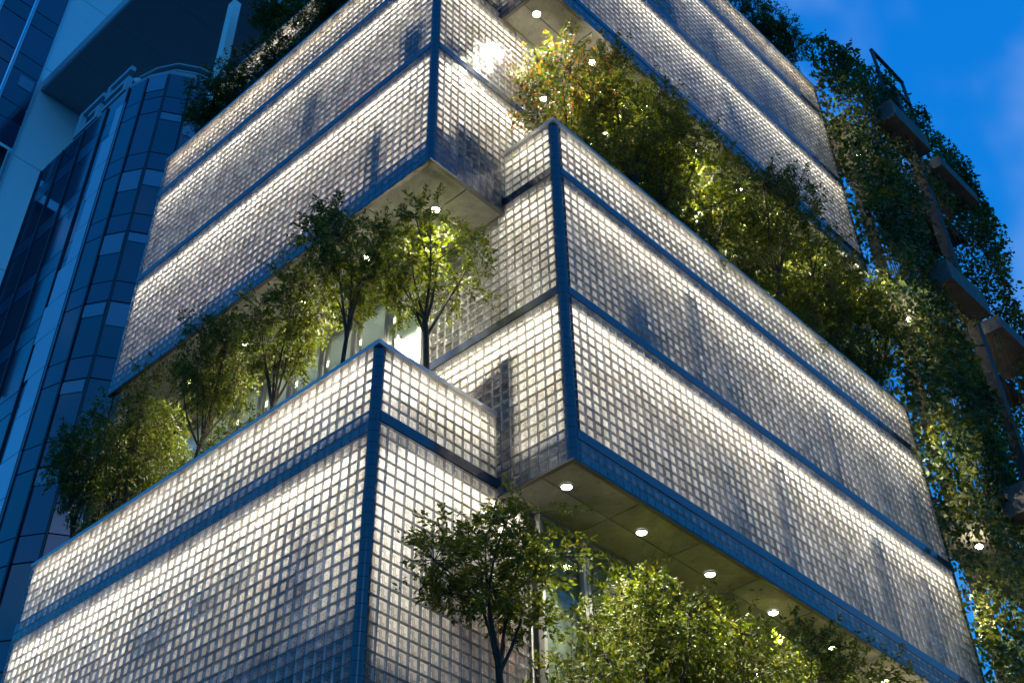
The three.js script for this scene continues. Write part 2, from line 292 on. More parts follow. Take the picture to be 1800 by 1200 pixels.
for (const [z, w, y0, h, m] of [[14, 1.2, -20, 18, 'slabEdge'], [16, 2, -12, 8, 'mauveBoard'], [22, 3.2, -7, 3.5, 'slabEdge'], [27, 3.6, -7.6, 4, 'slabEdge'], [33, 5, -8.5, 4.6, 'slabEdge'], [43, 2.4, -20, 15, 'mauveBoard'], [8.8, 50, -31, 17, 'darkBoard']]) shade(M[m], true, -13.45, z, z + w, y0, y0 + h, 1.1, 0.4);
for (const [x, w, y0, h, m] of [[-3.4, 1.4, -26, 22, 'mauveBoard'], [-12, 11, -31, 14, 'darkBoard'], [0.2, 1.6, -14, 8, 'redBoard']]) shade(M[m], false, 8, x, x + w, y0, y0 + h, 1.1, 0.4);

// place the blocks: the 300 that show largest are meshes of their own, the rest one part
{
  const v = new THREE.Vector4(), n = new THREE.Vector3();
  for (const b of blocks) {
    v.set(b.pos.x, b.pos.y, b.pos.z, 1).applyMatrix4(viewM);
    const x = v.x / v.w, y = v.y / v.w, d = b.pos.distanceTo(eye); n.copy(eye).sub(b.pos).normalize();
    const facing = b.L ? -n.x : n.z, inView = v.w > 0 && Math.abs(x) < 1 && Math.abs(y) < 1;
    b.size = inView ? facing / (d * d) * b.w : 0;
  }
  blocks.sort((a, b) => b.size - a.size);
  blocks.forEach((b) => { b.tone = rnd(); });
  for (const b of blocks.slice(0, 300)) { const m = mesh('glass_block', blockGeo, b.dark ? shadedTone : blockTones[Math.floor(b.tone * 5)], building); m.position.copy(b.pos); m.rotation.y = b.L ? -Math.PI / 2 : 0; m.scale.x = b.w; }
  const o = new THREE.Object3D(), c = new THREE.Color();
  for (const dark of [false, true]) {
    const rest = blocks.slice(300).filter((b) => !!b.dark === dark), inst = new THREE.InstancedMesh(blockGeo, dark ? shadedTone : [glassFrontPlain, makeSide(1), makeBack(0.9, 0.89, 0.86, 0.92)], rest.length);
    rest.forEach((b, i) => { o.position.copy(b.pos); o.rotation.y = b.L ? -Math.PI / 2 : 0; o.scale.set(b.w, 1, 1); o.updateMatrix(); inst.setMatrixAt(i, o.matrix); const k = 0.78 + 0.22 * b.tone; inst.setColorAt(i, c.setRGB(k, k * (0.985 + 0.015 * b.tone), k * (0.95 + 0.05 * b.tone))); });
    inst.name = dark ? 'unlit_glass_blocks_beyond' : 'glass_blocks_beyond'; inst.userData.kind = 'stuff'; inst.castShadow = inst.receiveShadow = true; building.add(inst);
  }
}

// windows of the set-back walls behind the terraces
const blindMat = std({ color: col(0.15, 0.162, 0.118), roughness: 0.85 }), litBlind = std({ color: col(0.8, 0.8, 0.76), roughness: 0.8 });
const pane = phys({ color: col(0.93, 0.97, 0.95), transmission: 1, thickness: 0, roughness: 0.02, ior: 1.5 });
function windows(L, at, a, b, y0, y1, n, blind, blindD) {
  const w = (b - a) / n, bx = (h0, h1, ya, yb, d0, d1) => (L ? ub(at + d0, at + d1, ya, yb, h0, h1) : ub(h0, h1, ya, yb, at + d0, at + d1));
  for (let i = 0; i < n; i++) {
    const h0 = a + i * w + 0.05, h1 = h0 + w - 0.1, g = new THREE.Group(); g.name = 'terrace_window'; building.add(g);
    mesh('window_frame', [bx(h0, h0 + 0.35, y0, y1, 0, 0.5), bx(h1 - 0.35, h1, y0, y1, 0, 0.5), bx(h0 + 0.35, h1 - 0.35, y1 - 0.4, y1, 0.02, 0.48), bx(h0 + 0.35, h1 - 0.35, y0, y0 + 0.5, 0.02, 0.48)], std({ color: col(0.3, 0.3, 0.28), roughness: 0.4, metalness: 0.5 }), g);
    mesh('pane', [bx(h0 + 0.35, h1 - 0.35, y0 + 0.5, y1 - 0.4, 0.2, 0.205)], pane, g);
    if (blind) mesh('blind', [bx(h0 + 0.2, h1 - 0.2, y0 + 0.3 + (i * 7 % 3), y1 - 0.1, blindD, blindD + 0.06)], blind, g);
  }
}
windows(false, 6.9, 3.7, 65.4, -28.9, -0.1, 11, blindMat, 0.7); slab('inner_wall', 3.7, 65.4, -29, 0, 8.2, 8.5, M.inner);
windows(true, 0.02, 17.8, 58.8, 1.6, 30.9, 8, phys({ color: col(0.85, 0.87, 0.82), transmission: 0.6, thickness: 0, roughness: 1 }), 0.9);
wallIn(6.5, 6.8, 2.7, 30.9, 17.9, 58.9); wallIn(0.6, 6.4, 2.7, 30.9, 58.9, 59.15); slab('mid_slab_edge', 0.06, 0.44, 17.05, 17.95, 17.8, 58.8, M.slabEdge);
strip(true, 3.4, 18.5, 58, 30.6, 12, col(0.95, 1, 0.92)); strip(true, 3.4, 18.5, 58, 16.7, 12, col(0.95, 1, 0.92));
windows(false, 6.92, 5.85, 65.3, 33.0, 61.9, 10, blindMat, 0.7); slab('inner_wall', 5.8, 65.3, 33.7, 61.9, 8.3, 8.6, M.inner);
slab('corner_pillar', -9.4, -8.2, 1.6, 30.8, 57.2, 58.7, M.concrete);

// ───────── downlights in the soffits ─────────
const lampGlow = std({ color: col(0.9, 0.9, 0.85), emissive: col(1, 0.94, 0.8), emissiveIntensity: 40 });
function downlight(u, y, v, label, I) {
  const t = thing('soffit_downlight', label, 'ceiling lamp', P(u, y, v), 'round downlights set in the concrete soffits');
  const ring = mesh('lamp_ring', new THREE.TorusGeometry(0.5 * S, 0.08 * S, 8, 20).rotateX(Math.PI / 2), M.darkMetal, t); ring.position.y = -0.02;
  const d = mesh('lamp_lens', new THREE.SphereGeometry(0.44 * S, 16, 8, 0, Math.PI * 2, Math.PI / 2, Math.PI / 2).scale(1, 0.45, 1), lampGlow, t); d.position.y = -0.01;
  const s = new THREE.SpotLight(col(1, 0.93, 0.76), I, 0, 0.82, 0.8, 2); s.name = 'downlight_beam'; s.position.copy(P(u, y, v)); s.position.y -= 0.06; s.target.position.copy(P(u, y - 20, v)); s.castShadow = true; s.shadow.radius = 3; scene.add(s, s.target);
}
const ord = ['nearest the corner', 'second from the corner', 'third from the corner', 'fourth from the corner', 'fifth from the corner', 'sixth from the corner', 'farthest from the corner'];
for (let k = 0; k < 7; k++) downlight(2.6 + 9.33 * k, -0.06, 3.0, 'round white downlight in the lower right soffit, ' + ord[k], 200);
for (let k = 0; k < 5; k++) downlight(-5, 30.94, 11.1 + 9.75 * k, 'round white downlight in the middle left soffit, ' + ord[k], 260);
for (let k = 0; k < 7; k++) downlight(2.3 + 9.6 * k, 61.94, 3.3, 'round white downlight in the upper right soffit, ' + ord[k], 300);

function wallLamp(u, y, v, label, I, group) {
  const t = thing('wall_lamp', label, 'wall lamp', P(u, y, v), group);
  mesh('lamp_housing', new THREE.CylinderGeometry(0.3 * S, 0.36 * S, 0.5 * S, 14).translate(0, 0.42 * S, 0), M.darkMetal, t);
  mesh('lamp_lens', new THREE.SphereGeometry(0.3 * S, 14, 10).scale(1, 0.8, 1), lampGlow, t);
  const p = new THREE.PointLight(col(1, 0.9, 0.66), I, 0, 2); p.name = 'wall_lamp_light'; p.position.copy(P(u, y, v)); p.castShadow = true; p.shadow.radius = 2.2; scene.add(p);
}
[17, 35.2, 53.2].forEach((u, i) => wallLamp(u, 55.6, 6.2, 'small wall lamp behind the trees of the upper right terrace, ' + ['nearest the terrace corner', 'the middle one', 'farthest from the corner'][i], 75, 'wall lamps of the upper right terrace'));
wallLamp(-0.5, 22.4, 20.4, 'bright lamp on the white wall behind the lower parapet corner', 50);
function streetLamp(u, v, label, I) {                            // stands on the pavement below the picture
  const t = thing('street_lamp', label, 'street lamp', P(u, -63.5, v), 'street lamps on the pavement below');
  mesh('lamp_post', new THREE.CylinderGeometry(0.06, 0.1, 7.4, 12).translate(0, 3.7, 0), M.darkMetal, t); mesh('lamp_arm', new THREE.BoxGeometry(0.08, 0.08, 1.0).translate(0, 7.42, -0.45), M.darkMetal, t);
  mesh('lamp_head', new THREE.BoxGeometry(0.26, 0.1, 0.5).translate(0, 7.42, -1.1), M.darkMetal, t); mesh('lamp_globe', new THREE.SphereGeometry(0.17, 16, 12).translate(0, 7.2, -1.1), lampGlow, t);
  const p = new THREE.PointLight(col(1, 0.8, 0.42), I, 0, 2); p.name = 'street_lamp_light'; p.position.copy(P(u, -63.5, v)).add(new THREE.Vector3(0, 7.2, -1.1)); p.castShadow = true; p.shadow.radius = 8; scene.add(p);
}
[59.5, 35, 13, -9, 97].forEach((y, i) => wallLamp(66.5, y, 2.6, 'added hidden lamp that brightens the creepers at the end wall, ' + ['level with the upper terrace', 'below the upper terrace', 'third from the top', 'lowest of its row', 'topmost of its row'][i], i === 4 ? 16 : 42, 'added lamps that brighten the creepers'));  // lamps added behind the leaves, only to light the creepers
streetLamp(78, -22, 'street lamp standing below the creeper tower', 300); streetLamp(112, -20, 'street lamp standing beyond the creeper tower', 160);

// ───────── trees ─────────
const leafShape = (() => { // folded leaf along +y, base at 0
  const L = 1, w = 0.19, f = 0.06, p = [[0, 0, 0], [w, 0.38, f], [0, 0.42, 0], [-w, 0.38, f], [0, L, -0.05]];
  return { p, t: [[0, 1, 2], [1, 4, 2], [0, 2, 3], [2, 4, 3]] };
})();
function leafCloud(list) { // list of {pos, dir, size, roll, color}
  const n = list.length, pos = new Float32Array(n * 15), colr = new Float32Array(n * 15), idx = new Uint32Array(n * 12);
  const y = new THREE.Vector3(), x = new THREE.Vector3(), z = new THREE.Vector3(), r = new THREE.Vector3();
  list.forEach((l, i) => {
    y.copy(l.dir).normalize(); r.set(Math.sin(l.roll * 7.1), Math.cos(l.roll * 3.3) + 0.4, Math.cos(l.roll * 5.7)); x.crossVectors(y, r).normalize(); z.crossVectors(x, y);
    const w = l.width ?? 1;
    leafShape.p.forEach((q, k) => { const o = i * 15 + k * 3; for (let a = 0; a < 3; a++) { const c = 'xyz'[a]; pos[o + a] = l.pos[c] + l.size * (x[c] * q[0] * w + y[c] * q[1] + z[c] * q[2]); colr[o + a] = l.color[a]; } });
    leafShape.t.forEach((q, k) => { for (let a = 0; a < 3; a++) idx[i * 12 + k * 3 + a] = i * 5 + q[a]; });
  });
  const g = new THREE.BufferGeometry(); g.setAttribute('position', new THREE.BufferAttribute(pos, 3)); g.setAttribute('color', new THREE.BufferAttribute(colr, 3)); g.setIndex(new THREE.BufferAttribute(idx, 1)); g.computeVertexNormals(); return g;
}
const leafMat = phys({ color: col(1, 1, 1), vertexColors: true, transmission: 0.5, thickness: 0, roughness: 0.7, ior: 1.4, specularIntensity: 0.45 });
const barkTex = dataTex(128, (u, v) => { const c = clamp(0.55 + tile(u, v, 3, 4) * 0.6); return [c, c * 0.9, c * 0.78]; }, true);
const bark = std({ color: col(0.12, 0.095, 0.07), map: barkTex, roughness: 0.9 });
function tube(a, b, r0, r1, bend = 0) {
  const mid = a.clone().lerp(b, 0.5).add(new THREE.Vector3(rr(-1, 1), rr(-0.3, 0.6), rr(-1, 1)).multiplyScalar(bend * a.distanceTo(b)));
  const curve = new THREE.QuadraticBezierCurve3(a, mid, b), n = 5, m = 6, g = new THREE.TubeGeometry(curve, n, 1, m, false), p = g.attributes.position, c = new THREE.Vector3();
  for (let i = 0; i <= n; i++) { curve.getPointAt(i / n, c); const r = r0 + (r1 - r0) * i / n; for (let j = 0; j <= m; j++) { const k = i * (m + 1) + j; p.setXYZ(k, c.x + (p.getX(k) - c.x) * r, c.y + (p.getY(k) - c.y) * r, c.z + (p.getZ(k) - c.z) * r); } }
  g.computeVertexNormals(); return { g, at: (t) => curve.getPointAt(t), dir: (t) => curve.getTangentAt(t) };
}
const greens = [[0.085, 0.115, 0.005], [0.115, 0.145, 0.005], [0.17, 0.18, 0.006], [0.055, 0.085, 0.006], [0.25, 0.215, 0.008]];
function growTree(sd, H, R, o = {}) {                           // trunk, limbs that fork towards lobes of foliage, twigs with leaves in every lobe
  const keep = seed; seed = sd;
  const wood = [], twigs = [], leaves = [], pick = () => { const t = o.tint && rnd() < o.tintShare ? o.tint : greens[Math.min(4, Math.floor(rnd() * rnd() * 6))]; const k = rr(0.75, 1.25); return [t[0] * k, t[1] * k, t[2] * k]; };
  const fork = H * (o.fork ?? 0.42), th = o.thick ?? 1, lean = o.lean ?? 0.06;
  const tr = tube(new THREE.Vector3(0, 0, 0), new THREE.Vector3(rr(-1, 1) * lean * H, fork, rr(-1, 1) * lean * H), 0.07 * th, 0.05 * th, 0.08), top = tr.at(1);
  wood.push(tr.g);
  const n = o.lobes ?? 12, c0 = H * (o.mid ?? 0.73), ry = H * (o.tall ?? 0.21), limbs = [];
  for (let i = 0; i < n; i++) {
    const f = (i + 0.5) / n, yy = 1 - 2 * f, az = i * 2.39996 + rr(-0.4, 0.4), rad = Math.sqrt(Math.max(0, 1 - yy * yy)), k = rr(0.62, 1.0);
    const c = new THREE.Vector3(top.x + Math.cos(az) * rad * R * 0.74 * k, c0 + yy * ry * k, top.z + Math.sin(az) * rad * R * 0.74 * k), lr = R * (o.lobe ?? 0.42) * rr(0.75, 1.2);
    let from = tr.at(rr(0.82, 1)), r0 = 0.032 * th;
    if (limbs.length > 3 && rnd() < 0.65) { let best = null, bd = 9; for (const l of limbs) { const p = l.at(0.5), d = p.distanceTo(c); if (d < bd && p.y < c.y + 0.1) { bd = d; best = p; } } if (best && bd < from.distanceTo(c)) { from = best; r0 = 0.018 * th; } }
    const lb = tube(from, c, r0, 0.008 * th, 0.16); wood.push(lb.g); limbs.push(lb);
    const m = Math.round((o.twigs ?? 34) * 1.3 * rr(0.6, 1.3));
    for (let j = 0; j < m; j++) {
      const d = new THREE.Vector3(rr(-1, 1), rr(-0.75, 1), rr(-1, 1)).normalize(), a = rnd() < 0.7 ? c.clone() : lb.at(rr(0.6, 1)), b = a.clone().addScaledVector(d, lr * rr(0.6, 1.15)); b.y -= 0.08 * rnd();
      const t = tube(a, b, 0.006, 0.003, 0.16); if (j % 2 === 0) twigs.push(t.g);
      const q = Math.round((o.perTwig ?? 17) * rr(0.6, 1.4));
      for (let k2 = 0; k2 < q; k2++) { const dd = new THREE.Vector3(rr(-1, 1), rr(-1, 0.45), rr(-1, 1)).addScaledVector(d, 0.5); leaves.push({ pos: t.at(0.3 + 0.7 * Math.sqrt(rnd())).add(new THREE.Vector3(rr(-1, 1), rr(-1, 1), rr(-1, 1)).multiplyScalar(0.05)), dir: dd, size: (o.leaf ?? 0.105) * rr(0.6, 1.3), roll: rnd() * 10, color: pick() }); }
    }
  }
  const root = new THREE.Group();
  mesh('trunk', wood, bark, root); mesh('twigs', twigs, bark, root, { kind: 'stuff' });
  const crown = mesh('crown', leafCloud(leaves), leafMat, root); crown.userData.kind = 'stuff';
  seed = keep; return root;
}
const protos = {
  airy: growTree(11, 5.2, 1.5, { lobes: 11, twigs: 26, perTwig: 17, lobe: 0.38, fork: 0.46, lean: 0.04 }),
  full: growTree(23, 5.2, 1.5, { lobes: 13, twigs: 36, perTwig: 18 }),
  dense: growTree(37, 5.0, 1.6, { lobes: 15, twigs: 40, perTwig: 18, lobe: 0.43 }),
  dense2: growTree(59, 5.0, 1.6, { lobes: 14, twigs: 42, perTwig: 18, lobe: 0.45, fork: 0.3, tall: 0.26, mid: 0.68, lean: 0.1 }),
  orange: growTree(71, 4.6, 1.8, { lobes: 14, twigs: 38, perTwig: 18, tint: [0.5, 0.15, 0.012], tintShare: 0.12, fork: 0.24, tall: 0.25, mid: 0.66, lean: 0.12 }),
  shrub: growTree(83, 2.0, 1.0, { lobes: 12, twigs: 22, perTwig: 14, lobe: 0.5, fork: 0.1, thick: 0.5, leaf: 0.085, mid: 0.5, tall: 0.36 }),
};
const protoBox = Object.fromEntries(Object.entries(protos).map(([k, r]) => [k, new THREE.Box3().setFromObject(r).getSize(new THREE.Vector3())]));
// a copy of a prototype that stands at u, v, rises from y to top and is about wide across (all in block units)
function tree(kind, u, y, v, top, wide, turn, label, group, cat = 'tree') {
  const r = protos[kind].clone(), b = protoBox[kind]; r.name = numbered(cat === 'shrub' ? 'terrace_shrub' : 'terrace_tree'); r.position.copy(P(u, y, v)); r.rotation.y = turn;
  const w = wide * S / ((b.x + b.z) / 2); r.scale.set(w, (top - y) * S / b.y, w); scene.add(r);
  return tag(r, label, cat, group);
}
const GL = 'trees on the middle left terrace', GR = 'trees on the upper right terrace', GB = 'trees on the lower right terrace', GT = 'trees on the top left roof terrace', GH = 'trees on the top right roof', GU = 'trees on the highest left roof';
// middle left terrace
tree('airy', -6.75, 3, 10.2, 29.5, 13.5, 0.4, 'airy tree with open branches behind the right corner of the lower parapet', GL);
tree('full', -11.0, 3, 15.6, 29.6, 11.5, 1.9, 'tall full tree just left of the lower parapet corner', GL);
tree('full', -11.2, 3, 26.8, 29.4, 11.5, 3.3, 'tree with spreading bare lower limbs, third from the lower parapet corner', GL);
tree('dense', -11.2, 3, 36.4, 29, 11.5, 0.2, 'dense round tree before the blue glass edge, fourth from the corner', GL);
tree('dense2', -11.2, 3, 48, 27.5, 12, 2.2, 'dark green tree with dense crown, second from the left end of its terrace', GL);
tree('dense', -10.8, 3, 56, 26, 12.5, 4.0, 'dark tree at the far left end of the middle terrace', GL);
for (const [u, v, s, l] of [[-8.6, 31, 12, 'low bright green shrub between the third and fourth trees of the left terrace'], [-8.6, 42, 13, 'yellow green bush beside the dense round tree on the left terrace'], [-8.2, 52, 13, 'bushy green shrub low behind the left end trees']]) tree('shrub', u, 4, v, 4 + s, 11, v, l, 'shrubs on the left terrace', 'shrub');
// upper right terrace
const rl = ['orange tinged tree with wide crown at the corner of the upper right terrace', 'green tree with bent leaning branch behind the parapet, second from the terrace corner', 'leafy tree on the upper terrace, third from its corner', 'dark crowned tree on the upper terrace, fourth from its corner', 'yellow green tree with slim bare trunk, fifth on the upper terrace', 'rounded tree on the upper terrace, sixth from its corner', 'dense green tree next to the end of the upper terrace', 'last tree of the upper terrace, beside the creeper tower'];
[['orange', 5, 60, 16], ['dense2', 13.6, 60.5, 16.5], ['dense', 22, 62, 16], ['full', 31, 62, 15.5], ['dense', 40, 63, 16], ['dense2', 48.5, 62, 16], ['dense', 56.5, 61, 16], ['dense2', 63, 60, 14]].forEach(([k, u, top, w], i) => tree(k, u, 33.5, 1.6, top, w, i * 1.7, rl[i], GR));
for (const [u, l] of [[9.5, 'low shrub behind the upper parapet between its first two trees'], [17.5, 'low shrub behind the upper parapet between its second and third trees'], [35.5, 'low shrub behind the upper parapet beside its fourth tree'], [26, 'low shrub behind the upper parapet near its third tree'], [45, 'low dark shrub at the upper parapet near the slim tree'], [53, 'bushy shrub at the upper parapet near its end'], [60, 'leafy shrub at the end of the upper parapet']]) tree('shrub', u, 37, 2.8, 48.5, 11, u, l, 'shrubs on the upper right terrace', 'shrub');
// lower right terrace
const bl = ['tree with open dark crown in front of the glass corner, nearest tree at the bottom', 'bright round tree under the second downlight of the lower soffit', 'green tree under the third downlight of the lower soffit', 'dark tree under the fourth downlight at the bottom edge', 'dark leafy tree low at the bottom right edge of the soffit', 'half hidden tree at the bottom right end of the lower terrace'];
[['full', -2.6, -3.2, 14.5, 4.2], ['dense', 11, -3, 15, 2.4], ['dense2', 19.8, -3, 14.5, 2.2], ['dense', 28.5, -1.5, 15, 2.2], ['dense2', 38, -1, 15, 2.2], ['dense', 48, -1, 15, 2.2]].forEach(([k, u, top, w, v], i) => tree(k, u, -25, v, top, w, 0.9 + i * 2.1, bl[i], GB));
for (const [u, top, l] of [[4.5, -10.5, 'low leafy shrub in front of the pale windows at the bottom, beside the nearest tree'], [15.5, -12, 'low bright shrub between the second and third trees at the bottom'], [24, -10, 'low shrub between the third and fourth trees at the bottom edge']]) tree('shrub', u, -25, 3.2, top, 12, u, l, 'shrubs on the lower right terrace', 'shrub');
// roof terraces
const tl = ['small dark tree at the left end of the top left parapet', 'dark tree behind the top left parapet, second from the left end', 'dark tree behind the top left parapet, third from the left end', 'dark tree behind the top left parapet, fourth from the left end', 'dark tree behind the top left parapet near the upper picture edge'];
[['dense', 56, 86], ['airy', 48, 84], ['full', 40, 85], ['dense2', 32, 86], ['dense', 25, 86]].forEach(([k, v, top], i) => tree(k, -7.2, 66, v, top, 11, i * 2.3, tl[i], GT));
[['dense', 51, 110], ['dense2', 42, 112], ['full', 33, 112]].forEach(([k, v, top], i) => tree(k, -2, 87, v, top, 13, i * 1.3, ['dark tree on the highest left roof, nearest its end', 'dark tree on the highest left roof, middle one', 'dark tree on the highest left roof, nearest the picture edge'][i], GU));
const hl = ['dark tree against the sky at the end of the top right parapet', 'dark tree over the top right parapet, second from its end', 'dark tree over the top right parapet, third from its end', 'dark tree over the top right parapet beside the picture edge'];
[['dense', 61, 114], ['dense2', 55, 118], ['dense', 48.5, 122], ['dense2', 42, 122]].forEach(([k, u, top], i) => tree(k, u, 97.5, 3.2, top, 13, i * 1.9, hl[i], GH));

// ───────── creeper covered stair tower on the right ─────────
{
  const t = thing('creeper_tower', 'open concrete frame tower overgrown with hanging creepers', 'tower', P(68, -63.5, 0)), o = t.position;
  const cg = std({ color: col(0.12, 0.115, 0.11), map: concreteTex, roughness: 0.9 });
  const troughMat = std({ color: col(0.26, 0.25, 0.235), map: soffitTex, roughness: 0.9 });
  for (const [u, v] of [[93, -2.4], [93, 8.4], [117, 8.4]]) mesh('column', [ub(u - 0.75, u + 0.75, -63.5, u > 90 && u < 95 ? 122 : 116, v - 0.75, v + 0.75, o)], cg, t);
  for (const y of [-40, -4, 32, 70, 106]) { mesh('landing_slab', [ub(78, 119, y, y + 1, 2, 9, o)], cg, t); mesh('planter_trough', [ub(82, 93.5, y - 1.5, y + 2.4, -5.2, -1.2, o)], troughMat, t); mesh('planter_trough', [ub(99, 112, y + 0.2, y + 2.6, -4.4, 1.4, o)], troughMat, t); }
  
  mesh('roof_frame', [ub(91, 91.5, 112, 133, -2.2, -1.7, o), ub(101.5, 102, 112, 133, -2.2, -1.7, o), ub(91, 102, 132.5, 133, -2.25, -1.65, o), ub(91, 102, 126, 126.4, -2.25, -1.65, o), ub(91, 102, 119, 119.4, -2.25, -1.65, o)], M.darkMetal, t);
  for (const [y0, y1] of [[-36, -6], [-2, 30], [34, 68], [72, 104]]) for (let u = 96; u < 117; u += 1.0) mesh('grille_bar', [ub(u, u + 0.14, y0, y1, 8, 8.14, o)], M.darkMetal, t);
  for (const y of [-20, 5, 20, 42, 58, 80, 96]) mesh('grille_rail', [ub(95, 117, y, y + 0.35, 7.7, 8.0, o)], M.darkMetal, t);
  for (const [y, u] of [[104.5, 86], [68.5, 86], [30.5, 86], [-5.5, 86]]) { // small lamps added under the landings to brighten the creepers
    mesh('added_fill_lamp', new THREE.SphereGeometry(0.09, 14, 10).scale(1, 0.6, 1).translate(...P(u, y, 4).sub(o).toArray()), lampGlow, t);
    const p = new THREE.PointLight(col(1, 0.86, 0.55), 6, 0, 2); p.name = 'added_fill_lamp_light'; p.position.copy(P(u, y, 4)); p.castShadow = true; p.shadow.radius = 4; scene.add(p);
  }
  // creepers: leaves hanging in curtains with gaps, denser at the troughs
  const leaves = [], strands = [], V = (u, y, v) => P(u, y, v).sub(o);
  const tone = (lit) => { const a = lit ? [[0.12, 0.14, 0.016], [0.19, 0.18, 0.018], [0.08, 0.11, 0.014]] : [[0.05, 0.085, 0.016], [0.07, 0.11, 0.018], [0.04, 0.065, 0.014]]; const c = a[Math.floor(rnd() * 3)], k = rr(0.75, 1.25); return [c[0] * k, c[1] * k, c[2] * k]; };  // brighter palette stands for lit leaves, spread in patches by noise
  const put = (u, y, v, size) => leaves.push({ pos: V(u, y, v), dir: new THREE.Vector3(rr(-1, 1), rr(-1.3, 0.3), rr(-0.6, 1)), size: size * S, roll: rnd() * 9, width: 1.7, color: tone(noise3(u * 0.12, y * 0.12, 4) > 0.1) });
  const dens = (u, y) => 0.5 + 0.9 * fbm(u * 0.05, y * 0.028, 1.7, 4) + 0.25 * noise3(u * 0.3, y * 0.2, 9);
  const topY = (u) => 112 + 14 * Math.sin(clamp((u - 66) / 56) * 2.4) + 3 * noise3(u * 0.25, 0, 0);
  const mid = (u) => Math.exp(-(((u - 99) / 9) ** 2));
  let tries = 0;
  while (leaves.length < 60000 && tries++ < 380000) {            // front curtain
    const u = rr(63.8, 122), y = rr(-40, 132); if (y > topY(u) || (u < 66.4 && rnd() > 0.45)) continue;
    const hole = u > 94.5 && u < 115 && [[40, 66], [76, 99], [4, 28], [-32, -8]].some(([a, b]) => y > a && y < b) ? 1.3 : 0;
    const hang = [33, 71, 107, -3].some((a) => y < a + 3 && y > a - 9) ? 0.45 : 0; if (rnd() > dens(u, y) + (u < 88 ? 0.15 : u < 112 ? -0.14 : 0) - 0.78 * mid(u) * (y < 112 ? 1 : 0.3) + hang * mid(u) - hole * 0.5) continue;
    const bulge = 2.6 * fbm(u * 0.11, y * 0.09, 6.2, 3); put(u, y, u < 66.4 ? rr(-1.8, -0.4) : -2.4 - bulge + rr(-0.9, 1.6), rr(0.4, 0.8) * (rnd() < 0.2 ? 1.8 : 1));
  }
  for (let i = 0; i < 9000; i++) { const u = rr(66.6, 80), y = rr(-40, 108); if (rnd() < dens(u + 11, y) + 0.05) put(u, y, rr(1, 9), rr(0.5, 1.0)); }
  tries = 0; const m0 = leaves.length;
  while (leaves.length < m0 + 22000 && tries++ < 150000) {         // outer side and the back
    const y = rr(-40, 130), side = rnd() < 0.55, u = side ? 120 + 2.2 * fbm(y * 0.06, 3, 1, 3) + rr(-1.6, 1.6) : rr(68, 120), v = side ? rr(-2, 9) : 9 + rr(-0.8, 1); if (y > topY(u) + 6) continue;
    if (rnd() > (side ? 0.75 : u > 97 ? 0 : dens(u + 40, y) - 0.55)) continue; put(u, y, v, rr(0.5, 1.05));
  }
  for (let i = 0; i < 170; i++) { const u = rr(67, 119), y = [33, 71, 107, -3][i % 4] + rr(-1, 2), len = rr(8, 26), a = V(u, y, rr(-2.6, -1.6)), b = V(u + rr(-1, 1), y - len, rr(-2.8, -1.4)); strands.push(tube(a, b, 0.008, 0.005, 0.03).g); }
  mesh('creeper_stems', strands, bark, t, { kind: 'stuff' });
  mesh('creeper_leaves', leafCloud(leaves), leafMat, t, { kind: 'stuff' });
}

